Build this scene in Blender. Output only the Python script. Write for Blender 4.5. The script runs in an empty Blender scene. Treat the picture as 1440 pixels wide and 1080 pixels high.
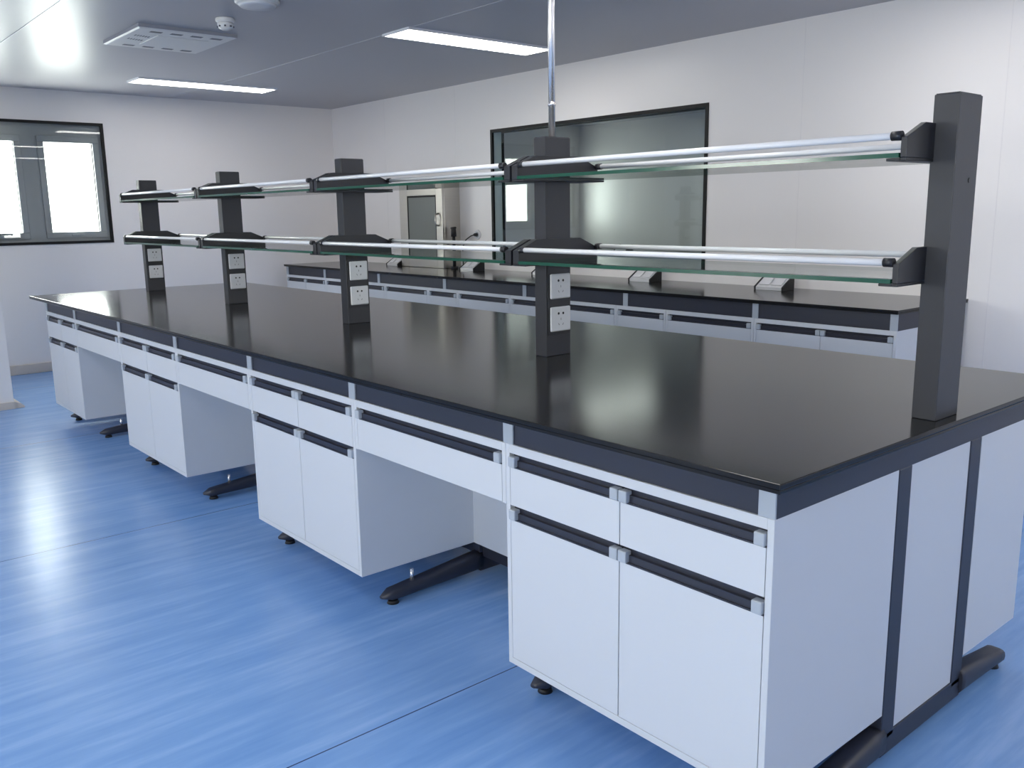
import bpy, bmesh, math, random
from mathutils import Vector, Matrix

S = bpy.context.scene
C = S.collection

# ---------------------------------------------------------------- camera
F_PX = 1249.95
CAM = Vector((0.8835, -1.3977, 1.3834))
YAW, PITCH, ROLL = 2.4379, -0.1912, -0.0148
cy, sy, cp, sp = math.cos(YAW), math.sin(YAW), math.cos(PITCH), math.sin(PITCH)
fwd = Vector((cy*cp, sy*cp, sp)); rgt = Vector((sy, -cy, 0)); up = rgt.cross(fwd)
r2 = rgt*math.cos(ROLL) + up*math.sin(ROLL); u2 = up*math.cos(ROLL) - rgt*math.sin(ROLL)
cam = bpy.data.cameras.new('camera'); cam.sensor_width = 36; cam.lens = F_PX/1440*36
cam.clip_start = 0.02
co = bpy.data.objects.new('camera', cam); C.objects.link(co)
M = Matrix((( r2.x, u2.x, -fwd.x, CAM.x), (r2.y, u2.y, -fwd.y, CAM.y), (r2.z, u2.z, -fwd.z, CAM.z), (0, 0, 0, 1)))
co.matrix_world = M
S.camera = co

# ---------------------------------------------------------------- light and exposure
S.view_settings.view_transform = 'Standard'
S.view_settings.look = 'None'
S.view_settings.gamma = 1
S.view_settings.use_curve_mapping = False
S.view_settings.exposure = 0.7
SKY = 13.0          # daylight outside the windows
LAMP = 7.5         # ceiling panel emission
w = bpy.data.worlds.new('sky'); S.world = w; w.use_nodes = True
bg = w.node_tree.nodes['Background']; bg.inputs[0].default_value = (1.0, 0.99, 0.96, 1); bg.inputs[1].default_value = SKY
S.cycles.max_bounces = 10; S.cycles.diffuse_bounces = 6; S.cycles.glossy_bounces = 5
S.cycles.transparent_max_bounces = 24; S.cycles.transmission_bounces = 8
S.cycles.sample_clamp_indirect = 6; S.cycles.caustics_reflective = False; S.cycles.caustics_refractive = False

# room extents
XL, XR, YF, YB, ZC = -8.05, 3.3, -4.3, 3.66, 2.51
YN = 7.45          # far wall of the room beyond the inner window
TH = 0.12

def portal(name, loc, sx, sz, rot):
    l = bpy.data.lights.new(name, 'AREA'); l.shape = 'RECTANGLE'; l.size = sx; l.size_y = sz
    l.cycles.is_portal = True
    o = bpy.data.objects.new(name, l); C.objects.link(o); o.location = loc; o.rotation_euler = rot
H = math.pi/2
W1 = (-0.03, 1.265, 1.155, 2.24)      # window in left wall: y0 y1 z0 z1
FW = [(-4.6, -3.2), (-0.5, 1.5)]      # windows in the front wall, behind the camera
FZ = (0.95, 2.25)
RW = (2.5, 2.95)                       # unseen opening in the right wall, added to brighten the island's end panel
NW = (6.72, 7.16, 1.15, 1.95)          # window in the next room
portal('window_daylight', (XL-0.16, (W1[0]+W1[1])/2, (W1[2]+W1[3])/2), W1[3]-W1[2], W1[1]-W1[0], (0, -H, 0))
portal('window_daylight', (XL-0.16, (NW[0]+NW[1])/2, (NW[2]+NW[3])/2), NW[3]-NW[2], NW[1]-NW[0], (0, -H, 0))
for a, b in FW:
    portal('window_daylight', ((a+b)/2, YF-0.16, sum(FZ)/2), b-a, FZ[1]-FZ[0], (H, 0, 0))

portal('window_daylight', (XR+0.16, sum(RW)/2, sum(FZ)/2), FZ[1]-FZ[0], RW[1]-RW[0], (0, H, 0))

# ---------------------------------------------------------------- materials
def srgb(r, g, b):
    f = lambda c: (c/255/12.92) if c/255 <= 0.04045 else ((c/255+0.055)/1.055)**2.4
    return (f(r), f(g), f(b), 1)

def mat(name, col, rough=0.5, metal=0.0, spec=0.5, noise=0.0, scale=(8, 8, 8), bump=0.0, bscale=60, coat=0.0):
    m = bpy.data.materials.new(name); m.use_nodes = True
    nt = m.node_tree; b = nt.nodes['Principled BSDF']
    b.inputs['Base Color'].default_value = col; b.inputs['Roughness'].default_value = rough
    b.inputs['Metallic'].default_value = metal; b.inputs['Specular IOR Level'].default_value = spec
    b.inputs['Coat Weight'].default_value = coat
    tc = nt.nodes.new('ShaderNodeTexCoord')
    if noise:
        mp = nt.nodes.new('ShaderNodeMapping'); mp.inputs['Scale'].default_value = scale
        n = nt.nodes.new('ShaderNodeTexNoise'); n.inputs['Detail'].default_value = 4
        n.inputs['Scale'].default_value = 1
        mx = nt.nodes.new('ShaderNodeMix'); mx.data_type = 'RGBA'
        mx.inputs['A'].default_value = tuple(c*(1-noise) for c in col[:3])+(1,)
        mx.inputs['B'].default_value = tuple(min(1, c*(1+noise)) for c in col[:3])+(1,)
        nt.links.new(tc.outputs['Object'], mp.inputs['Vector']); nt.links.new(mp.outputs[0], n.inputs['Vector'])
        nt.links.new(n.outputs['Fac'], mx.inputs['Factor']); nt.links.new(mx.outputs['Result'], b.inputs['Base Color'])
    if bump:
        n2 = nt.nodes.new('ShaderNodeTexNoise'); n2.inputs['Scale'].default_value = bscale
        bp = nt.nodes.new('ShaderNodeBump'); bp.inputs['Strength'].default_value = bump; bp.inputs['Distance'].default_value = 0.002
        nt.links.new(tc.outputs['Object'], n2.inputs['Vector']); nt.links.new(n2.outputs['Fac'], bp.inputs['Height'])
        nt.links.new(bp.outputs['Normal'], b.inputs['Normal'])
    return m

def emit(name, col, s):
    m = bpy.data.materials.new(name); m.use_nodes = True; nt = m.node_tree
    b = nt.nodes['Principled BSDF']; b.inputs['Base Color'].default_value = (0.8, 0.8, 0.8, 1)
    b.inputs['Emission Color'].default_value = col; b.inputs['Emission Strength'].default_value = s
    return m

def thin_glass(name, tint, ior=1.5, rough=0.0):
    m = bpy.data.materials.new(name); m.use_nodes = True; nt = m.node_tree
    nt.nodes.remove(nt.nodes['Principled BSDF'])
    out = nt.nodes['Material Output']
    t = nt.nodes.new('ShaderNodeBsdfTransparent'); t.inputs[0].default_value = tint
    g = nt.nodes.new('ShaderNodeBsdfGlossy'); g.inputs['Roughness'].default_value = rough
    f = nt.nodes.new('ShaderNodeFresnel'); f.inputs['IOR'].default_value = ior
    # the same reflectance from both sides of the pane
    geo = nt.nodes.new('ShaderNodeNewGeometry'); mr = nt.nodes.new('ShaderNodeMapRange')
    mr.inputs['To Min'].default_value = ior; mr.inputs['To Max'].default_value = 1/ior
    nt.links.new(geo.outputs['Backfacing'], mr.inputs['Value']); nt.links.new(mr.outputs[0], f.inputs['IOR'])
    mx = nt.nodes.new('ShaderNodeMixShader')
    nt.links.new(f.outputs[0], mx.inputs[0]); nt.links.new(t.outputs[0], mx.inputs[1]); nt.links.new(g.outputs[0], mx.inputs[2])
    nt.links.new(mx.outputs[0], out.inputs['Surface'])
    return m

m_wall = mat('wall_panel', srgb(234, 230, 229), 0.34, noise=0.02, scale=(0.7, 0.7, 0.7))
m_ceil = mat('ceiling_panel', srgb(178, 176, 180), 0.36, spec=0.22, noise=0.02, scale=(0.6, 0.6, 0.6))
m_cab = mat('white_laminate', srgb(206, 208, 212), 0.38, noise=0.01)
m_edge = mat('white_edging', srgb(222, 225, 230), 0.35)
m_dark = mat('dark_grey_powder_coat', srgb(46, 48, 60), 0.42, bump=0.05, bscale=400)
m_post = mat('charcoal_aluminium', srgb(43, 44, 50), 0.42, bump=0.05, bscale=300)
m_bracket = mat('charcoal_bracket', srgb(32, 33, 39), 0.42)
m_handle = mat('dark_handle_profile', srgb(44, 45, 56), 0.35)
m_cap = mat('light_grey_plastic', srgb(172, 178, 186), 0.42)
m_rod = mat('white_rail', srgb(238, 238, 240), 0.25)
m_rubber = mat('black_rubber', srgb(26, 26, 30), 0.55)
m_steel = mat('stainless_steel', srgb(196, 192, 184), 0.30, metal=1.0, noise=0.05, scale=(2, 2, 60))
m_chrome = mat('polished_tube', srgb(235, 232, 232), 0.26, metal=0.85)
m_outlet = mat('white_outlet_plastic', srgb(214, 214, 218), 0.32)
m_hole = mat('socket_hole', srgb(20, 20, 24), 0.6)
m_alu = mat('grey_aluminium_frame', srgb(150, 151, 156), 0.38)
m_black = mat('black_frame', srgb(12, 12, 15), 0.5, spec=0.3)
m_alusock = mat('silver_socket_body', srgb(214, 214, 216), 0.30, metal=0.3)
m_base = mat('beige_skirting', srgb(205, 196, 188), 0.45)
m_ac = mat('ivory_plastic', srgb(222, 220, 218), 0.45)
m_acrim = mat('grey_ac_rim', srgb(150, 150, 156), 0.45)
m_acdark = mat('grey_vent', srgb(96, 96, 104), 0.5)
m_lampframe = mat('lamp_rim', srgb(225, 225, 230), 0.4)
m_lamp = emit('lamp_diffuser', (1.0, 0.97, 0.925, 1), LAMP)
m_edgeglass = mat('green_glass_edge', srgb(34, 84, 66), 0.15, spec=0.6)
m_shelfglass = thin_glass('shelf_glass', (0.93, 0.975, 0.955, 1), 1.45)
m_pane = thin_glass('window_glass', (0.95, 0.97, 0.96, 1), 1.5)
m_paneinner = thin_glass('inner_window_glass', (0.86, 0.92, 0.90, 1), 1.5)
m_doorglass = mat('grey_door_panel', srgb(112, 116, 112), 0.28, spec=0.6)

def worktop_mat():
    m = mat('black_phenolic_top', srgb(32, 32, 34), 0.15, spec=0.2, noise=0.12, scale=(30, 30, 30))
    return m
m_top = worktop_mat()

def floor_mat():
    m = bpy.data.materials.new('blue_vinyl'); m.use_nodes = True; nt = m.node_tree; b = nt.nodes['Principled BSDF']
    L = nt.links.new; N = nt.nodes.new
    tc = N('ShaderNodeTexCoord')
    def nz(scale, sc, det, rough=0.55):
        mp = N('ShaderNodeMapping'); mp.inputs['Scale'].default_value = scale
        n = N('ShaderNodeTexNoise'); n.inputs['Scale'].default_value = sc; n.inputs['Detail'].default_value = det; n.inputs['Roughness'].default_value = rough
        L(tc.outputs['Object'], mp.inputs['Vector']); L(mp.outputs[0], n.inputs['Vector']); return n
    a = nz((9, 0.9, 1), 1.6, 6, 0.62); c = nz((26, 2.4, 1), 1.6, 5, 0.6); d = nz((2.0, 0.5, 1), 1.0, 3)
    mm = N('ShaderNodeMath'); mm.operation = 'MULTIPLY_ADD'; mm.inputs[1].default_value = 0.55
    m2 = N('ShaderNodeMath'); m2.operation = 'MULTIPLY_ADD'; m2.inputs[1].default_value = 0.30
    m3 = N('ShaderNodeMath'); m3.operation = 'MULTIPLY'; m3.inputs[1].default_value = 0.15
    L(d.outputs['Fac'], m3.inputs[0]); L(c.outputs['Fac'], m2.inputs[0]); L(m3.outputs[0], m2.inputs[2])
    L(a.outputs['Fac'], mm.inputs[0]); L(m2.outputs[0], mm.inputs[2])
    r = N('ShaderNodeValToRGB'); cr = r.color_ramp
    cr.elements[0].position = 0.36; cr.elements[0].color = srgb(112, 156, 216)
    cr.elements[1].position = 0.66; cr.elements[1].color = srgb(146, 182, 232)
    e = cr.elements.new(0.5); e.color = srgb(124, 166, 222)
    L(mm.outputs[0], r.inputs['Fac'])
    # welded sheet seams every 2.07 m, running across the room
    sp_ = N('ShaderNodeSeparateXYZ'); L(tc.outputs['Object'], sp_.inputs[0])
    ad = N('ShaderNodeMath'); ad.operation = 'ADD'; ad.inputs[1].default_value = 0.75+2.07*10
    L(sp_.outputs['X'], ad.inputs[0])
    mo = N('ShaderNodeMath'); mo.operation = 'MODULO'; mo.inputs[1].default_value = 2.07; L(ad.outputs[0], mo.inputs[0])
    lt = N('ShaderNodeMath'); lt.operation = 'LESS_THAN'; lt.inputs[1].default_value = 0.0045; L(mo.outputs[0], lt.inputs[0])
    mx = N('ShaderNodeMix'); mx.data_type = 'RGBA'; mx.inputs['B'].default_value = srgb(38, 58, 104)
    L(lt.outputs[0], mx.inputs['Factor']); L(r.outputs['Color'], mx.inputs['A']); L(mx.outputs['Result'], b.inputs['Base Color'])
    b.inputs['Roughness'].default_value = 0.27; b.inputs['Specular IOR Level'].default_value = 0.45
    n2 = nz((6, 1.5, 1), 3, 3); bp = N('ShaderNodeBump'); bp.inputs['Strength'].default_value = 0.03; bp.inputs['Distance'].default_value = 0.004
    L(n2.outputs['Fac'], bp.inputs['Height']); L(bp.outputs['Normal'], b.inputs['Normal'])
    return m
m_floor = floor_mat()

# ---------------------------------------------------------------- mesh helpers (all shapes given in room coordinates)
def bx(bm, x0, x1, y0, y1, z0, z1, mi=0):
    v = [bm.verts.new(p) for p in ((x0, y0, z0), (x1, y0, z0), (x1, y1, z0), (x0, y1, z0), (x0, y0, z1), (x1, y0, z1), (x1, y1, z1), (x0, y1, z1))]
    fs = []
    for f in ((0, 3, 2, 1), (4, 5, 6, 7), (0, 1, 5, 4), (1, 2, 6, 5), (2, 3, 7, 6), (3, 0, 4, 7)):
        fc = bm.faces.new([v[i] for i in f]); fc.material_index = mi; fs.append(fc)
    return fs

def cyl(bm, p0, p1, r0, r1=None, n=20, mi=0):
    p0 = Vector(p0); p1 = Vector(p1); r1 = r0 if r1 is None else r1
    d = (p1-p0).normalized(); a = Vector((1, 0, 0)) if abs(d.x) < 0.9 else Vector((0, 1, 0))
    e1 = d.cross(a).normalized(); e2 = d.cross(e1)
    A = [bm.verts.new(p0+(e1*math.cos(t)+e2*math.sin(t))*r0) for t in [2*math.pi*i/n for i in range(n)]]
    B = [bm.verts.new(p1+(e1*math.cos(t)+e2*math.sin(t))*r1) for t in [2*math.pi*i/n for i in range(n)]]
    for i in range(n):
        f = bm.faces.new((A[i], A[(i+1) % n], B[(i+1) % n], B[i])); f.smooth = True; f.material_index = mi
    bm.faces.new(A[::-1]).material_index = mi; bm.faces.new(B).material_index = mi

def prism_x(bm, prof, x0, x1, mi=0):       # profile in (y, z), extruded along x
    A = [bm.verts.new((x0, y, z)) for y, z in prof]; B = [bm.verts.new((x1, y, z)) for y, z in prof]
    n = len(prof)
    for i in range(n):
        bm.faces.new((A[i], A[(i+1) % n], B[(i+1) % n], B[i])).material_index = mi
    bm.faces.new(A[::-1]).material_index = mi; bm.faces.new(B).material_index = mi

def tube(bm, pts, r, n=10):
    pts = [Vector(p) for p in pts]; rings = []
    for i, p in enumerate(pts):
        d = (pts[min(i+1, len(pts)-1)]-pts[max(i-1, 0)]).normalized()
        a = Vector((0, 0, 1)) if abs(d.z) < 0.9 else Vector((1, 0, 0))
        e1 = d.cross(a).normalized(); e2 = d.cross(e1)
        rings.append([bm.verts.new(p+(e1*math.cos(t)+e2*math.sin(t))*r) for t in [2*math.pi*k/n for k in range(n)]])
    for A, B in zip(rings, rings[1:]):
        for k in range(n):
            bm.faces.new((A[k], A[(k+1) % n], B[(k+1) % n], B[k])).smooth = True
    bm.faces.new(rings[0][::-1]); bm.faces.new(rings[-1])

def lathe(bm, prof, cx, cyy, n=32):        # (radius, z) profile about a vertical axis
    rings = [[bm.verts.new((cx+r*math.cos(t), cyy+r*math.sin(t), z)) for t in [2*math.pi*k/n for k in range(n)]] for r, z in prof]
    for A, B in zip(rings, rings[1:]):
        for k in range(n):
            bm.faces.new((A[k], A[(k+1) % n], B[(k+1) % n], B[k])).smooth = True
    bm.faces.new(rings[0]); bm.faces.new(rings[-1])

def wloc(o):
    p = Vector((0, 0, 0))
    while o is not None:
        p += o.location; o = o.parent
    return p

def obj(name, bm, m, parent=None, bevel=0.0, origin=None, seg=2):
    bmesh.ops.recalc_face_normals(bm, faces=bm.faces)
    me = bpy.data.meshes.new(name)
    o = bpy.data.objects.new(name, me); C.objects.link(o)
    base = wloc(parent) if parent is not None else Vector((0, 0, 0))
    if origin is None:
        vs = [v.co for v in bm.verts]
        origin = Vector([(min(v[i] for v in vs)+max(v[i] for v in vs))/2 for i in range(3)])
        if parent is None: origin.z = min(v.z for v in vs)
    origin = Vector(origin)
    for v in bm.verts: v.co -= origin
    bm.to_mesh(me); bm.free()
    for mm in (m if isinstance(m, (list, tuple)) else [m]): me.materials.append(mm)
    if parent is not None: o.parent = parent
    o.location = origin-base
    if bevel:
        b = o.modifiers.new('bevel', 'BEVEL'); b.width = bevel; b.segments = seg; b.limit_method = 'ANGLE'; b.angle_limit = math.radians(40)
    return o

def B(*boxes):
    bm = bmesh.new()
    for b in boxes: bx(bm, *b)
    return bm

def tag(o, label, cat, group=None):
    o['label'] = label; o['category'] = cat
    if group: o['group'] = group
    return o

def thing(name, label, cat, loc, group=None):
    o = bpy.data.objects.new(name, None); C.objects.link(o); o.location = loc; o.empty_display_size = 0.1
    return tag(o, label, cat, group)

def struct(name, bm, m, parent=None, bevel=0.0):
    o = obj(name, bm, m, parent, bevel)
    if parent is None: o['kind'] = 'structure'
    return o

# ---------------------------------------------------------------- room shell
struct('floor', B((XL-TH, XR+TH, YF-TH, YB+0.001, -0.1, 0)), m_floor)
bm = B((XL-TH, XR+TH, YF-TH, YB+TH, ZC, ZC+0.1))
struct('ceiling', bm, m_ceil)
for i, ys in enumerate((-1.84, 0.04, 1.90)):
    o = struct('trim_%d' % (i+1), B((XL, XR, ys-0.004, ys+0.004, ZC-0.0025, ZC)), mat('seam_strip', srgb(186, 186, 194), 0.3))

def wall_y(name, y0, y1, xa, xb, za, zb, holes, m):      # wall running along x with rectangular openings
    bm = bmesh.new(); cur = xa
    for (a, b, c, d) in sorted(holes):
        bx(bm, cur, a, y0, y1, za, zb); bx(bm, a, b, y0, y1, za, c); bx(bm, a, b, y0, y1, d, zb); cur = b
    bx(bm, cur, xb, y0, y1, za, zb)
    return struct(name, bm, m)

def wall_x(name, x0, x1, ya, yb, za, zb, holes, m):
    bm = bmesh.new(); cur = ya
    for (a, b, c, d) in sorted(holes):
        bx(bm, x0, x1, cur, a, za, zb); bx(bm, x0, x1, a, b, za, c); bx(bm, x0, x1, a, b, d, zb); cur = b
    bx(bm, x0, x1, cur, yb, za, zb)
    return struct(name, bm, m)

IW = (-5.312, -2.984, 0.945, 2.086)      # inner window in back wall: x0 x1 z0 z1
wall_x('wall_left', XL-TH, XL, YF-TH, YB+TH, 0, ZC, [W1], m_wall)
wall_y('wall_back', YB, YB+TH, XL, XR+TH, 0, ZC, [IW], m_wall)
wall_x('wall_right', XR, XR+TH, YF, YB, 0, ZC, [(RW[0], RW[1], FZ[0], FZ[1])], m_wall)
wall_y('wall_front', YF-TH, YF, XL, XR+TH, 0, ZC, [(a, b, FZ[0], FZ[1]) for a, b in FW], m_wall)

# skirting
struct('baseboard_left', B((XL, XL+0.018, -0.03, YB, 0, 0.09)), m_base, bevel=0.006)
struct('baseboard_back', B((XL, XR, YB-0.018, YB, 0, 0.09)), m_base, bevel=0.006)
# boxed column by the left wall
struct('wall_column', B((-7.05, -6.46, -0.75, -0.03, 0, ZC)), m_wall, bevel=0.004)
bm = bmesh.new()
prism_x(bm, [(-0.03, 0), (0.035, 0), (0.033, 0.012), (0.012, 0.035), (-0.03, 0.05)], -7.05, -6.45)
bx(bm, -6.46, -6.44, -0.75, -0.03, 0, 0.05)
struct('baseboard_column', bm, m_base)
# panel joints of the back wall
for i, xs in enumerate((-7.0, -5.82, -2.28, -1.10, 0.08, 1.26)):
    struct('trim_%d' % (i+4), B((xs-0.0025, xs+0.0025, YB-0.0012, YB+0.001, 0.09, ZC)), mat('wall_joint', srgb(229, 225, 225), 0.4))

# room beyond the inner window
struct('floor_beyond', B((XL-TH, XR+TH, YB+TH, YN, -0.1, 0)), m_floor)
struct('ceiling_beyond', B((XL-TH, XR+TH, YB+TH, YN+TH, ZC, ZC+0.1)), m_ceil)
wall_x('wall_beyond_left', XL-TH, XL, YB+TH, YN+TH, 0, ZC, [NW], m_wall)
wall_y('wall_beyond_back', YN, YN+TH, XL, XR+TH, 0, ZC, [], m_wall)
wall_x('wall_beyond_right', XR, XR+TH, YB+TH, YN, 0, ZC, [], m_wall)

# ---------------------------------------------------------------- windows
# window_1: flush pane in a black border, grey aluminium casements behind
y0, y1, z0, z1 = W1
w1 = bpy.data.objects.new('window_1', None); C.objects.link(w1); w1.location = (XL, (y0+y1)/2, z0); w1['kind'] = 'structure'
b_ = 0.024
obj('border', B((XL-0.02, XL+0.008, y0, y1, z0, z0+b_), (XL-0.02, XL+0.008, y0, y1, z1-b_, z1), (XL-0.02, XL+0.008, y0, y0+b_, z0+b_, z1-b_), (XL-0.02, XL+0.008, y1-b_, y1, z0+b_, z1-b_)), m_black, w1)
obj('pane', B((XL-0.012, XL-0.008, y0+b_, y1-b_, z0+b_, z1-b_)), m_pane, w1)
s = [(0.095, 0.512), (0.755, 1.168)]; sz = (1.262, 2.06)
obj('casement_frame', B((XL-0.10, XL-0.05, y0, y1, z0, sz[0]), (XL-0.10, XL-0.05, y0, y1, sz[1], z1), (XL-0.10, XL-0.05, y0, s[0][0], sz[0], sz[1]),
    (XL-0.10, XL-0.05, s[0][1], s[1][0], sz[0], sz[1]), (XL-0.10, XL-0.05, s[1][1], y1, sz[0], sz[1])), m_alu, w1)
for a, b in s:
    k = 0.03
    sash = obj('sash', B((XL-0.09, XL-0.035, a-0.055, b+0.055, sz[0]-0.055, sz[0]), (XL-0.09, XL-0.035, a-0.055, b+0.055, sz[1], sz[1]+0.055),
        (XL-0.09, XL-0.035, a-0.055, a, sz[0], sz[1]), (XL-0.09, XL-0.035, b, b+0.055, sz[0], sz[1])), m_alu, w1, bevel=0.004)
    obj('pane', B((XL-0.075, XL-0.07, a, b, sz[0], sz[1])), m_pane, sash)
    h = obj('handle', B((XL-0.036, XL-0.026, (a+b)/2-0.05, (a+b)/2+0.06, sz[0]-0.04, sz[0]-0.018)), m_alu, sash, bevel=0.004)

# window_2: fixed pane to the next room
x0, x1, z0, z1 = IW
w2 = bpy.data.objects.new('window_2', None); C.objects.link(w2); w2.location = ((x0+x1)/2, YB, z0); w2['kind'] = 'structure'
b_ = 0.026
def ring(ya, yb):
    return B((x0, x1, ya, yb, z0, z0+b_), (x0, x1, ya, yb, z1-b_, z1), (x0, x0+b_, ya, yb, z0+b_, z1-b_), (x1-b_, x1, ya, yb, z0+b_, z1-b_))
obj('border', ring(YB-0.008, YB+0.012), m_black, w2)
obj('border', ring(YB+TH-0.012, YB+TH+0.008), m_black, w2)
obj('reveal', B((x0, x0+0.012, YB+0.012, YB+TH-0.012, z0, z1), (x1-0.012, x1, YB+0.012, YB+TH-0.012, z0, z1), (x0, x1, YB+0.012, YB+TH-0.012, z0, z0+0.012), (x0, x1, YB+0.012, YB+TH-0.012, z1-0.012, z1)), m_edge, w2)
obj('pane', B((x0+b_, x1-b_, YB+0.002, YB+0.007, z0+b_, z1-b_)), m_paneinner, w2)

# window of the next room and the windows in the front wall
def simple_window(name, axis, a, b, z0, z1, c, sgn):
    o = bpy.data.objects.new(name, None); C.objects.link(o); o['kind'] = 'structure'
    k = 0.07; mid = (a+b)/2
    bars = [(a, b, z0, z0+k), (a, b, z1-k, z1), (a, a+k, z0, z1), (b-k, b, z0, z1)]
    if b-a > 0.7: bars.append((mid-k/2, mid+k/2, z0, z1))
    d0, d1 = sorted((c, c+sgn*0.06)); g0, g1 = sorted((c+sgn*0.025, c+sgn*0.03))
    if axis == 'y':
        o.location = (c, mid, z0)
        obj('window_frame', B(*[(d0, d1, p, q, r, s_) for p, q, r, s_ in bars]), m_alu, o)
        obj('pane', B((g0, g1, a+k, b-k, z0+k, z1-k)), m_pane, o)
    else:
        o.location = (mid, c, z0)
        obj('window_frame', B(*[(p, q, d0, d1, r, s_) for p, q, r, s_ in bars]), m_alu, o)
        obj('pane', B((a+k, b-k, g0, g1, z0+k, z1-k)), m_pane, o)
simple_window('window_3', 'y', NW[0], NW[1], NW[2], NW[3], XL-0.03, -1)
simple_window('window_7', 'y', RW[0], RW[1], FZ[0], FZ[1], XR+0.03, 1)  # added out of view, its daylight lifts the end panel
for i, (a, b) in enumerate(FW):
    simple_window('window_%d' % (i+4), 'x', a, b, FZ[0], FZ[1], YF-0.03, -1)

# ---------------------------------------------------------------- ceiling things
def ceiling_light(cx, cyy, label):
    t = thing('ceiling_light', label, 'ceiling light', (cx, cyy, ZC), 'ceiling light panels')
    hx, hy, k = 0.15, 0.61, 0.012
    zb = ZC-0.014
    obj('rim', B((cx-hx, cx+hx, cyy-hy, cyy-hy+k, zb, ZC), (cx-hx, cx+hx, cyy+hy-k, cyy+hy, zb, ZC), (cx-hx, cx-hx+k, cyy-hy+k, cyy+hy-k, zb, ZC), (cx+hx-k, cx+hx, cyy-hy+k, cyy+hy-k, zb, ZC)), m_lampframe, t)
    obj('diffuser', B((cx-hx+k, cx+hx-k, cyy-hy+k, cyy+hy-k, zb+0.002, ZC-0.001)), m_lamp, t)
ceiling_light(-7.005, 1.835, 'lit white ceiling light panel near the left wall, above the casement window')
ceiling_light(-4.062, 2.49, 'lit white ceiling light panel beside the tall metal tube')
ceiling_light(-4.215, -1.6, 'lit ceiling light panel over the aisle in front of the island')
ceiling_light(-1.18, 2.5, 'lit ceiling light panel over the near end of the back bench')
ceiling_light(-1.18, -1.6, 'lit ceiling light panel over the front of the near cabinet')
ceiling_light(-1.18, 0.5, 'added unseen ceiling light panel above the near end of the island')  # extra lamp out of view, added to brighten the near right side
ceiling_light(1.85, 0.5, 'added unseen ceiling light panel at the right, beside the end of the island')  # out of view, added to light the end panel and right side
ceiling_light(1.85, 2.61, 'lit ceiling light panel at the back right of the room')
ceiling_light(-5.6, 5.6, 'ceiling light panel in the room beyond the inner window, left one')
ceiling_light(-2.0, 5.6, 'ceiling light panel in the room beyond the inner window, right one')

# air outlet panel
ax0, ax1, ay0, ay1 = -5.435, -4.755, 0.54, 1.15
t = thing('air_diffuser', 'square ivory ceiling air unit with rows of small vents', 'air conditioner', ((ax0+ax1)/2, (ay0+ay1)/2, ZC))
bm = bmesh.new()
P = [(ax0, ay0, ZC), (ax1, ay0, ZC), (ax1, ay1, ZC), (ax0, ay1, ZC)]
top = [bm.verts.new(p) for p in P]
k = 0.012
mid_ = [bm.verts.new(p) for p in [(ax0, ay0, ZC-0.02), (ax1, ay0, ZC-0.02), (ax1, ay1, ZC-0.02), (ax0, ay1, ZC-0.02)]]
low = [bm.verts.new(p) for p in [(ax0+k, ay0+k, ZC-0.026), (ax1-k, ay0+k, ZC-0.026), (ax1-k, ay1-k, ZC-0.026), (ax0+k, ay1-k, ZC-0.026)]]
for q, (A, Bq) in enumerate(((top, mid_), (mid_, low))):
    for i in range(4): bm.faces.new((A[i], A[(i+1) % 4], Bq[(i+1) % 4], Bq[i])).material_index = 1-q
bm.faces.new(low); bm.faces.new(top)
body = obj('panel', bm, [m_ac, m_acrim], t)
for i in range(4):
    cyv = ay0+0.13+i*0.125
    obj('vent', B((ax1-0.105, ax1-0.065, cyv-0.035, cyv+0.035, ZC-0.0272, ZC-0.023)), m_acdark, t)
for i in range(4):
    cyv = ay0+0.13+i*0.125
    obj('vent', B((ax0+0.065, ax0+0.105, cyv-0.035, cyv+0.035, ZC-0.0272, ZC-0.023)), m_acdark, t)
for r in range(2):
    for c_ in range(6):
        xx = ax1-0.24-r*0.13-c_*0.004; yy = ay0+0.055+c_*0.017
        obj('perforation', B((xx-0.018, xx+0.018, yy, yy+0.008, ZC-0.0272, ZC-0.023)), m_acdark, t)
bm = bmesh.new(); bx(bm, ax0+0.17, ax1-0.17, ay0+0.17, ay1-0.12, ZC-0.030, ZC-0.024)
obj('centre_plate', bm, m_ac, t, bevel=0.004)

# smoke detector and round fitting
sx, sy_ = -4.34, 0.895
t = thing('smoke_detector', 'small white domed smoke detector hanging under the ceiling by the air unit', 'smoke detector', (sx, sy_, ZC))
bm = bmesh.new(); lathe(bm, [(0.050, ZC), (0.055, ZC-0.006), (0.055, ZC-0.018), (0.044, ZC-0.026)], sx, sy_); obj('base', bm, m_ac, t)
bm = bmesh.new(); lathe(bm, [(0.044, ZC-0.026), (0.046, ZC-0.034), (0.040, ZC-0.056), (0.022, ZC-0.066), (0.006, ZC-0.068)], sx, sy_); obj('dome', bm, m_ac, t)
for a in range(8):
    bm = bmesh.new(); an = a*math.pi/4+0.3; px, py = sx+0.043*math.cos(an), sy_+0.043*math.sin(an)
    cyl(bm, (px, py, ZC-0.052), (px, py, ZC-0.044), 0.006, n=8); obj('slot', bm, m_acdark, t)
rx, ry = -3.835, 0.86
t = thing('ceiling_fitting', 'round white ceiling fitting at the top edge of the photo', 'ceiling fitting', (rx, ry, ZC))
bm = bmesh.new(); lathe(bm, [(0.118, ZC), (0.118, ZC-0.01), (0.105, ZC-0.018)], rx, ry); obj('rim', bm, m_ac, t)
bm = bmesh.new(); lathe(bm, [(0.104, ZC-0.0175), (0.09, ZC-0.032), (0.03, ZC-0.026), (0.004, ZC-0.026)], rx, ry); obj('cover', bm, m_outlet, t)

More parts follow.
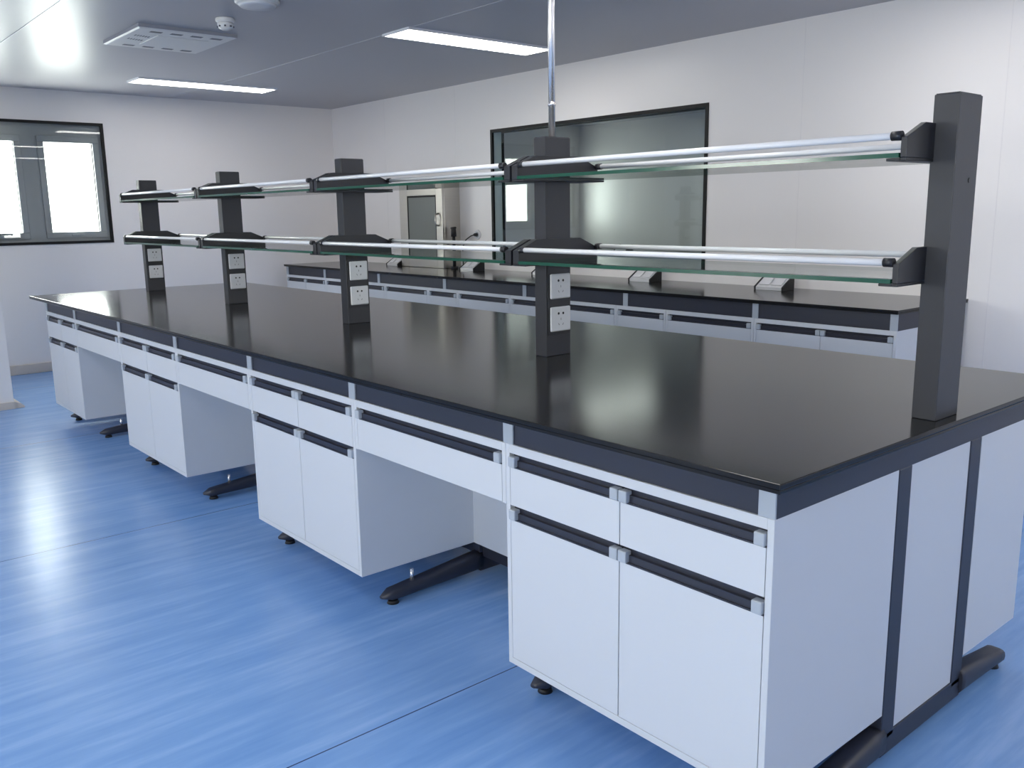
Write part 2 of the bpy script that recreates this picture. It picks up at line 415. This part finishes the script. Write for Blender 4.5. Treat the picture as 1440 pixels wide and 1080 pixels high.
# ---------------------------------------------------------------- island bench
ZT, ZW = 0.88, 0.8595          # worktop top / underside
ZA = 0.7735                    # underside of the beam = top of cabinets
ZB = 0.1365                    # underside of cabinets
L, D = 5.745, 1.5
FY = 0.087                     # cabinet front plane
CX = [-0.084, -0.887, -1.7012, -2.5081, -3.3329, -4.1706, -5.0318, -5.70]     # leg frames along the island

def worktop(x0, x1, y0, y1, label, name='worktop'):
    t = thing(name, label, 'worktop', ((x0+x1)/2, (y0+y1)/2, ZW))
    zm = ZT-0.0115
    obj('top_slab', B((x0, x1, y0, y1, zm, ZT)), m_top, t, bevel=0.002)
    obj('edge_layer', B((x0+0.0015, x1-0.0015, y0+0.0015, y1-0.0015, ZW, zm-0.0008)), m_top, t, bevel=0.0015)
    return t
worktop(-L, 0, 0, D, 'long black worktop of the island bench carrying the shelf posts')

def leg_foot(bm, cx, yr, yt, hw=0.028):     # tapering foot from y = yr (by the leg) to the tip yt
    n = 14; rings = []
    m_ = 12
    for j in range(m_+1):
        f = j/m_; y = yr+(yt-yr)*f
        zt = 0.098-0.046*f; zb = 0.022-0.006*f
        e = 1.0
        if f > 0.93:
            q = (f-0.93)/0.07; e = math.sqrt(max(0.0, 1-q*q*0.92))
        zc = (zt+zb)/2; hz = (zt-zb)/2*e
        ring_ = []
        for i in range(n):
            t_ = 2*math.pi*i/n
            cxx = math.copysign(abs(math.cos(t_))**0.6, math.cos(t_)); szz = math.copysign(abs(math.sin(t_))**0.6, math.sin(t_))
            ring_.append(bm.verts.new((cx+hw*e*cxx, y, zc+hz*szz)))
        rings.append(ring_)
    for A, Bq in zip(rings, rings[1:]):
        for i in range(n): bm.faces.new((A[i], A[(i+1) % n], Bq[(i+1) % n], Bq[i])).smooth = True
    bm.faces.new(rings[0]); bm.faces.new(rings[-1])

P1, P2, P3, P4 = 0.602, 0.667, 0.994, 1.059       # the two legs of each frame, in depth
fr = thing('bench_stand', 'dark grey steel frame carrying the island bench, with sloping feet', 'bench frame', (-L/2, D/2, 0))
FBY = FY+0.006
obj('front_beam', B((CX[-1]-0.02, CX[0]+0.02, FBY, FBY+0.04, ZA, ZW)), m_dark, fr)
obj('back_beam', B((CX[-1]-0.02, CX[0]+0.02, D-FBY-0.04, D-FBY, ZA, ZW)), m_dark, fr)
obj('bottom_rail', B((CX[-1]-0.02, CX[0]+0.02, P2-0.05, P2-0.012, 0.075, 0.135)), m_dark, fr)
obj('bottom_rail', B((CX[-1]-0.02, CX[0]+0.02, P3+0.012, P3+0.05, 0.075, 0.135)), m_dark, fr)
for i, c in enumerate(CX):
    e0, e1 = (c-0.02, c+0.02)
    obj('cross_beam', B((e0, e1, FBY+0.04, D-FBY-0.04, ZA, ZW)), m_dark, fr)
    obj('leg', B((e0, e1, P1, P2, 0.06, ZA)), m_dark, fr, bevel=0.003)
    obj('leg', B((e0, e1, P3, P4, 0.06, ZA)), m_dark, fr, bevel=0.003)
    obj('cross_bar', B((e0, e1, P1+0.002, P4-0.002, 0.016, 0.0777)), m_dark, fr, bevel=0.004)
    for yr, yt, s_ in ((P1+0.012, 0.165, -1), (P4-0.012, D-0.125, 1)):
        bm = bmesh.new(); leg_foot(bm, c, yr, yt, 0.030 if i == 0 else 0.028)
        ft = obj('foot', bm, m_dark, fr)
        bm = bmesh.new(); yq = yt-s_*0.05
        cyl(bm, (c, yq, 0.008), (c, yq, 0.03), 0.006, n=12); cyl(bm, (c, yq, 0), (c, yq, 0.012), 0.022, 0.018, n=20)
        obj('levelling_pad', bm, m_rubber, ft)
        if s_ < 0:
            bm = bmesh.new(); cyl(bm, (c, 0.30, 0.06), (c, 0.30, ZB-0.03), 0.007, n=12)
            obj('bolt', bm, m_chrome, ft)
    cap = obj('end_cap', B((c-0.02, c+0.02, FY, FY+0.006, ZA, ZW-0.001)), m_cap, fr, bevel=0.0015)
    cap['label'] = 'light grey beam end cap'
# white panels closing the kneeholes at the back, and the end panel
for a, b in ((1, 2), (3, 4), (5, 6)):
    o = obj('back_panel', B((CX[b]+0.0096, CX[a]-0.0096, P1-0.018, P1-0.0005, ZB, ZA)), m_cab, fr); o['label'] = 'white kneehole back panel'
o = obj('end_panel', B((CX[0]-0.005, CX[0]+0.017, P2, P3, 0.0777, ZA)), m_cab, fr); o['label'] = 'white end panel between the legs'
o = obj('end_panel', B((CX[-1]-0.017, CX[-1]+0.005, P2, P3, 0.0777, ZA)), m_cab, fr); o['label'] = 'white end panel between the legs'

Z1, Z2, Z3, Z4, Z5 = 0.749, 0.710, 0.602, 0.562, 0.155      # strip / handle / drawer / handle / door heights

def front(t, kind, a, b, zlo, zhi, ztop, yf, sgn):
    """a drawer or door front from zlo to zhi with its dark pull profile up to ztop; sgn = -1 faces -y"""
    g = 0.0015
    def Y(d0, d1): return tuple(sorted((yf-sgn*d0, yf-sgn*d1)))     # depth inwards from the face
    p, q = Y(0.0, 0.018)
    d = obj(kind, B((a+g, b-g, p, q, zlo+g, zhi)), m_cab, t, bevel=0.001)
    bm = bmesh.new()
    p, q = Y(0.014, 0.024); bx(bm, a+g, b-g, p, q, zhi, ztop)
    p, q = Y(0.0, 0.014); bx(bm, a+g, b-g, p, q, zhi, zhi+0.004)
    p, q = Y(0.004, 0.014); bx(bm, a+g, b-g, p, q, zhi+0.004, zhi+0.022)
    obj('handle', bm, m_handle, d)
    for u, v in ((a+g, a+0.027), (b-0.027, b-g)):
        p, q = Y(-0.009, 0.013)
        obj('handle_cap', B((u, v, p, q, zhi+0.003, ztop-0.007)), m_cap, d, bevel=0.003)
    return d

def cabinet(x0, x1, n, label, group, yf=FY, depth=0.512, sgn=-1, doors=True, name='base_cabinet', cat='cabinet', split=True):
    """white hanging cabinet (doors=True) or shallow drawer unit over a kneehole"""
    t = thing(name, label, cat, ((x0+x1)/2, yf-sgn*depth/2, ZB if doors else Z3-0.018), group)
    yi = yf-sgn*depth; ya, yb = sorted((yf, yi)); s_ = 0.016
    zb = ZB if doors else Z3-0.0
    bm = bmesh.new()
    bx(bm, x0, x0+s_, ya, yb, zb, ZA); bx(bm, x1-s_, x1, ya, yb, zb, ZA)
    bx(bm, x0+s_, x1-s_, ya, yb, Z1, ZA)
    yq0, yq1 = sorted((yi, yi+sgn*0.016)); bx(bm, x0+s_, x1-s_, yq0, yq1, zb, Z1)
    yq0, yq1 = sorted((yf-sgn*0.03, yi+sgn*0.016))
    if doors:
        bx(bm, x0+s_, x1-s_, ya, yb, ZB, Z5)
    else:
        bx(bm, x0+s_, x1-s_, yq0, yq1, zb, zb+0.014)
    obj('carcass', bm, m_cab, t, bevel=0.0008, seg=1)
    a, b = x0+s_, x1-s_; wd = (b-a)/n
    for i in range(n):
        u, v = a+i*wd, a+(i+1)*wd
        front(t, 'drawer', u, v, Z3, Z2, Z1, yf, sgn)
        if doors: front(t, 'door', u, v, Z5, Z4, Z3-0.001, yf, sgn)
    return t

h = 0.0095
names = ['white two-door cabinet at the near corner of the island, by the end panel', 'white two-door cabinet second from the near end of the island',
         'white two-door cabinet third from the near end of the island', 'white two-door cabinet at the far left end of the island, by the window wall']
for k, i in enumerate((0, 2, 4, 6)):
    xr = CX[0]+0.02 if i == 0 else CX[i]+h
    xl = CX[7]-0.02 if i == 6 else CX[i+1]-h
    cabinet(xl, xr, 2, names[k], 'front cabinets of the island')
names = ['wide single drawer over the kneehole nearest the camera', 'wide single drawer over the middle kneehole of the island', 'wide single drawer over the far left kneehole of the island']
for k, i in enumerate((1, 3, 5)):
    cabinet(CX[i+1]+h+0.001, CX[i]-h-0.001, 1, names[k], 'kneehole drawers of the island', doors=False, name='drawer_unit', cat='drawer unit', depth=0.45)
cabinet(CX[1]-h, CX[0]+0.02, 2, 'white cabinet on the far side of the island, right of the dark legs', 'back cabinets of the island', yf=D-FY, depth=D-FY-P4-0.001, sgn=1)

# ---------------------------------------------------------------- shelf posts
PY0, PY1 = 0.696, 0.813; PYC = (PY0+PY1)/2
PX = [-0.0323-1.3603*i for i in range(5)]        # right faces, near to far
PW = 0.0583; ZP = 1.63
LEV = (1.489, 1.211)                              # bracket base heights: upper, lower
def bracket(bm, xa, xb, z, out, yb=0.943):
    ya = 0.566
    prof = [(ya, z), (yb, z), (yb, z+0.044), (yb-0.085, z+0.079), (ya+0.085, z+0.079), (ya, z+0.044)]
    prism_x(bm, prof, xa, xb)
    f0, f1 = (xb, xb+0.032) if out > 0 else (xa-0.032, xa)
    bx(bm, f0, f1, ya, yb, z-0.007, z-0.0005); bx(bm, xa, xb, ya, yb, z-0.007, z)

def outlet(par, x, z):
    yc = PYC
    o = obj('power_outlet', B((x, x+0.009, yc-0.046, yc+0.048, z-0.0435, z+0.0435)), m_outlet, par, bevel=0.005)
    bm = bmesh.new()
    for dy in (-0.011, 0.011): cyl(bm, (x+0.0085, yc+dy, z+0.020), (x+0.0095, yc+dy, z+0.020), 0.0045, n=12)
    for dy, dz, an in ((0, 0.000, 0.0), (-0.010, -0.018, 0.5), (0.010, -0.018, -0.5)):
        v = [Vector((0, math.cos(an)*a-math.sin(an)*b, math.sin(an)*a+math.cos(an)*b)) for a, b in ((-0.001, -0.004), (0.001, -0.004), (0.001, 0.004), (-0.001, 0.004))]
        bm.faces.new([bm.verts.new((x+0.0093, yc+dy+q.y, z+dz+q.z)) for q in v])
    so = obj('socket_holes', bm, m_hole, o)
    return o

pl = ['tall charcoal shelf post at the near right end of the island', 'charcoal shelf post with the metal tube standing on it, second from the near end',
      'charcoal middle shelf post of the five on the island', 'charcoal shelf post second from the far left end of the island', 'charcoal shelf post at the far left end of the island']
for i, xr in enumerate(PX):
    t = thing('shelf_post', pl[i], 'post', (xr-PW/2, PYC, ZT), 'shelf posts on the island')
    obj('column', B((xr-PW, xr, PY0, PY1, ZT, ZP)), m_post, t, bevel=0.002)
    obj('top_cap', B((xr-PW+0.003, xr-0.003, PY0+0.003, PY1-0.003, ZP, ZP+0.002)), m_post, t)
    for z in LEV:
        if i > 0:
            bm = bmesh.new(); bracket(bm, xr-0.024, xr+0.006, z, 1); obj('bracket', bm, m_bracket, t, bevel=0.0015)
        if i < 4:
            bm = bmesh.new(); bracket(bm, xr-PW-0.006, xr-PW+(0.024 if i else 0.008), z, -1, 0.943 if i else 0.926); obj('bracket', bm, m_bracket, t, bevel=0.0015)
    if i > 0:
        obj('outlet_panel', B((xr, xr+0.003, PYC-0.053, PYC+0.054, 0.955, 1.195)), m_bracket, t, bevel=0.001)
        for z in (1.126, 1.011):
            outlet(t, xr+0.003, z)
    else:
        bm = bmesh.new(); cyl(bm, (xr, PYC+0.02, 1.44), (xr+0.0015, PYC+0.02, 1.44), 0.006, n=16); obj('plug', bm, m_bracket, t)

span = ['in the span nearest the camera', 'in the second span from the near end', 'in the third span from the near end', 'in the span at the far left end']
for i in range(4):
    xa, xb = PX[i+1]+0.0075, PX[i]-PW-0.0075
    for lv, z in zip(('upper', 'lower'), LEV):
        bm = bmesh.new(); fs = bx(bm, xa, xb, 0.562, 0.947, z, z+0.010, 1)
        fs[0].material_index = 0; fs[1].material_index = 0
        o = obj('glass_shelf', bm, [m_shelfglass, m_edgeglass])
        tag(o, '%s clear glass shelf %s of the island' % (lv, span[i]), 'shelf', 'glass shelves on the island')
        for fb, y in (('front', 0.572), ('rear', 0.937)):
            zr = z+0.047
            t = thing('guard_rail', '%s white rail of the %s glass shelf %s' % (fb, lv, span[i]), 'rail', ((xa+xb)/2, y, zr), 'white shelf rails on the island')
            bm = bmesh.new(); cyl(bm, (xa+0.018, y, zr), (xb-0.018, y, zr), 0.008, n=16); obj('rod', bm, m_rod, t)
            for u, v in ((xa-0.001, xa+0.022), (xb-0.022, xb+0.001)):
                bm = bmesh.new(); cyl(bm, (u, y, zr), (v, y, zr), 0.0105, n=16); obj('end_knob', bm, m_bracket, t)

# stainless tube from the second post up to the ceiling
xm = PX[1]-PW/2
t = thing('service_tube', 'shiny thin metal tube rising from a shelf post to the ceiling', 'tube', (xm, PYC, ZP+0.002))
bm = bmesh.new(); cyl(bm, (xm, PYC, ZP+0.003), (xm, PYC, ZC-0.002), 0.0115, n=24); obj('tube', bm, m_chrome, t)
bm = bmesh.new(); cyl(bm, (xm, PYC, ZC-0.012), (xm, PYC, ZC), 0.032, n=24); obj('ceiling_flange', bm, m_chrome, t)
bm = bmesh.new(); cyl(bm, (xm, PYC, 1.735), (xm, PYC, 1.745), 0.0135, n=24); obj('collar', bm, m_chrome, t)

# ---------------------------------------------------------------- back bench
BX0, BX1, BYF = -7.80, -1.20, 2.862
worktop(BX0, BX1, BYF, YB-0.002, 'long black worktop of the bench along the back wall')
BFY = BYF+0.03
bc = [-7.785, -6.993, -6.003, -5.005, -4.017, -3.025, -2.039, -1.232]
fb = thing('bench_stand', 'dark grey steel frame of the bench along the back wall', 'bench frame', ((BX0+BX1)/2, (BYF+YB)/2, 0))
obj('front_beam', B((bc[0]-0.02, bc[-1]+0.02, BFY+0.006, BFY+0.046, ZA, ZW)), m_dark, fb)
obj('back_beam', B((bc[0]-0.02, bc[-1]+0.02, YB-0.08, YB-0.04, ZA, ZW)), m_dark, fb)
for c in bc:
    obj('cross_beam', B((c-0.02, c+0.02, BFY+0.046, YB-0.08, ZA, ZW)), m_dark, fb)
    obj('leg', B((c-0.02, c+0.02, YB-0.10, YB-0.04, 0.03, ZA)), m_dark, fb)
    bm = bmesh.new(); n0 = len(bm.verts)
    bx(bm, c-0.025, c+0.025, BFY+0.08, YB-0.04, 0.018, 0.06)
    ft = obj('foot', bm, m_dark, fb, bevel=0.008)
    bm = bmesh.new()
    for yq in (BFY+0.12, YB-0.08): cyl(bm, (c, yq, 0), (c, yq, 0.02), 0.022, n=16)
    obj('levelling_pad', bm, m_rubber, ft)
    cap = obj('end_cap', B((c-0.02, c+0.02, BFY, BFY+0.006, ZA, ZW-0.001)), m_cap, fb, bevel=0.0015); cap['label'] = 'light grey beam end cap'
units = [(-7.805, -6.975, 2, True, 'white two-drawer cabinet at the far left end of the back bench'),
         (-6.975, -6.32, 1, False, 'white drawer unit right of the far left cabinet of the back bench'),
         (-6.32, -5.90, 1, True, 'white narrow cabinet of the back bench below the left part of the steel cabinet'),
         (-5.90, -5.24, 1, False, 'white wide drawer unit of the back bench below the round wall socket'),
         (-5.24, -4.83, 1, True, 'white narrow cabinet of the back bench below the left edge of the inner window'),
         (-4.83, -4.18, 1, False, 'white back bench drawer unit seen just left of the post with the tube'),
         (-4.18, -3.755, 1, True, 'white narrow cabinet of the back bench seen behind the post with the tube'),
         (-3.755, -3.106, 1, False, 'white back bench drawer unit seen just right of the post with the tube'),
         (-3.106, -2.687, 1, True, 'white narrow cabinet of the back bench below the right part of the inner window'),
         (-2.687, -2.046, 1, False, 'white wide drawer unit of the back bench, next to the right end cabinet'),
         (-2.046, -1.212, 2, True, 'white two-drawer cabinet at the right end of the back bench')]
for a, b, n, dr, lab in units:
    cabinet(a+0.001, b-0.001, n, lab, 'units of the back bench', yf=BFY, depth=0.55 if dr else 0.45, doors=dr,
            name='base_cabinet' if dr else 'drawer_unit', cat='cabinet' if dr else 'drawer unit')

# slanted desk sockets on the bench
def desk_socket(xl, label, yf=3.42, zt=ZT, group='desk sockets on the back bench'):
    t = thing('desk_socket', label, 'socket box', (xl+0.10, yf+0.06, zt), group)
    prof = [(yf, zt+0.0005), (yf+0.125, zt+0.0005), (yf+0.125, zt+0.085), (yf+0.105, zt+0.085), (yf, zt+0.022)]
    ins = 0.004
    pin = [(y-0 if y > yf+0.05 else y+ins, z if z < zt+0.01 else z-0.003) for y, z in prof]
    bm = bmesh.new(); prism_x(bm, pin, xl+0.012, xl+0.198); bd = obj('body', bm, m_alusock, t, bevel=0.001)
    for u, v in ((xl, xl+0.012), (xl+0.198, xl+0.21)):
        bm = bmesh.new(); prism_x(bm, prof, u, v); obj('end_cheek', bm, m_rubber, t, bevel=0.0015)
    dy, dz = 0.105, 0.063; ln = math.hypot(dy, dz); ny, nz = -dz/ln, dy/ln
    for k in range(2):
        bm = bmesh.new(); cx_ = xl+0.062+k*0.086
        pts = []
        for u, v in ((-0.036, 0.16), (0.036, 0.16), (0.036, 0.84), (-0.036, 0.84)):
            pts.append(Vector((cx_+u, yf+0.006+(dy-0.012)*v, zt+0.022+dz*v-0.001)))
        lo = [bm.verts.new(p) for p in pts]; hi = [bm.verts.new(p+Vector((0, ny*0.004, nz*0.004))) for p in pts]
        for i in range(4): bm.faces.new((lo[i], lo[(i+1) % 4], hi[(i+1) % 4], hi[i]))
        bm.faces.new(hi); bm.faces.new(lo)
        pt = obj('socket_plate', bm, m_outlet, bd)
    return t
for x, lab in ((-6.70, 'silver slanted desk socket at the left foot of the steel cabinet'), (-5.50, 'silver slanted desk socket on the back bench below the round wall socket'),
               (-4.533, 'silver slanted desk socket mostly hidden behind the post with the tube'), (-3.482, 'silver slanted desk socket right of the post with the tube'),
               (-2.416, 'silver slanted desk socket on the back bench nearest its right end')):
    desk_socket(x, lab)

# steel pass-through cabinet standing at the back wall on the bench
sx0, sx1, sf, szt = -6.475, -5.78, 3.457, 1.651
t = thing('pass_box', 'stainless steel cabinet with a grey door standing on the back bench', 'steel cabinet', ((sx0+sx1)/2, (sf+YB)/2, ZT))
e = 0.001; ps = 0.02
bm = B((sx0, sx1, sf+ps, YB-0.001, ZT+e, szt))
obj('body', bm, m_steel, t, bevel=0.004)
dx0, dx1, dzb, dzt = -6.346, -5.878, 0.981, 1.5445
obj('front_frame', B((sx0, dx0, sf, sf+ps, ZT+e, szt), (dx1, sx1, sf, sf+ps, ZT+e, szt), (dx0, dx1, sf, sf+ps, dzt, szt), (dx0, dx1, sf, sf+ps, ZT+e, dzb)), m_steel, t, bevel=0.003)
d = obj('door', B((dx0+0.012, dx1-0.012, sf+0.006, sf+ps-0.001, dzb+0.012, dzt-0.012)), m_doorglass, t)
bm = B((dx0, dx0+0.012, sf+0.002, sf+ps, dzb, dzt), (dx1-0.012, dx1, sf+0.002, sf+ps, dzb, dzt), (dx0, dx1, sf+0.002, sf+ps, dzt-0.016, dzt), (dx0, dx1, sf+0.002, sf+ps, dzb, dzb+0.012))
obj('seal', bm, m_black, d)
bm = bmesh.new(); xh = dx1+0.035
tube(bm, [(xh, sf, 1.27), (xh, sf-0.03, 1.28), (xh, sf-0.035, 1.32), (xh, sf-0.03, 1.37), (xh, sf, 1.38)], 0.008)
obj('handle', bm, m_steel, t)
obj('cornice', B((sx0-0.004, sx1+0.004, sf-0.004, YB-0.001, szt-0.022, szt)), m_steel, t, bevel=0.003)

# round wall socket with a black plug and cord, black switch block at the cabinet side
rx, rz = -5.522, 1.186
t = thing('wall_socket', 'round white wall socket left of the inner window', 'socket', (rx, YB, rz))
def disc(bm, r, yb, yf, rr=None): cyl(bm, (rx, yb, rz), (rx, yf, rz), r, rr, n=28)
bm = bmesh.new(); disc(bm, 0.045, YB, YB-0.010, 0.041); obj('plate', bm, m_outlet, t)
bm = bmesh.new(); disc(bm, 0.026, YB-0.010, YB-0.0115); obj('recess', bm, m_cap, t)
t = thing('power_cord', 'black power cord plugged into the round wall socket', 'power cord', (-5.64, 3.61, 1.15))
bm = bmesh.new(); cyl(bm, (rx, YB-0.012, rz), (rx, YB-0.042, rz), 0.017, 0.013, n=16); obj('plug', bm, m_rubber, t)
bm = bmesh.new(); tube(bm, [(rx-0.005, YB-0.040, rz), (rx-0.05, YB-0.045, rz-0.012), (rx-0.12, YB-0.045, rz-0.045), (rx-0.16, YB-0.04, rz-0.085), (rx-0.185, YB-0.035, rz-0.14), (rx-0.19, YB-0.03, rz-0.24), (rx-0.19, YB-0.03, ZT+0.01)], 0.005)
obj('cable', bm, m_rubber, t)
t = thing('laboratory_tap', 'small upright black tap fitting on the back bench by the steel cabinet', 'tap', (-5.709, 3.527, ZT))
bm = bmesh.new(); cyl(bm, (-5.709, 3.527, ZT), (-5.709, 3.527, 1.17), 0.016, 0.014, n=16); cyl(bm, (-5.709, 3.527, ZT), (-5.709, 3.527, ZT+0.02), 0.032, n=20); obj('riser', bm, m_rubber, t)
bm = bmesh.new(); cyl(bm, (-5.709, 3.527, 1.17), (-5.709, 3.527, 1.255), 0.026, 0.022, n=16); cyl(bm, (-5.744, 3.527, 1.245), (-5.679, 3.527, 1.25), 0.010, n=12); obj('valve_head', bm, m_rubber, t)
bm = bmesh.new(); cyl(bm, (-5.709, 3.527, 1.13), (-5.729, 3.477, 1.115), 0.010, n=12); cyl(bm, (-5.729, 3.477, 1.135), (-5.729, 3.477, 1.10), 0.013, n=12); obj('side_nozzle', bm, m_rubber, t)

# bench in the next room, seen through the inner window
wt = worktop(-7.9, -1.0, 6.65, YN-0.002, 'black worktop in the room beyond the inner window')
t = thing('base_cabinet', 'white cabinet row under the worktop in the room beyond', 'cabinet', (-4.45, 7.0, 0.0))
obj('carcass', B((-7.88, -1.02, 6.70, YN-0.02, 0.0, ZW)), m_cab, t)
desk_socket(-6.86, 'silver slanted desk socket seen through the inner window', 6.88, ZT, 'desk sockets in the room beyond')
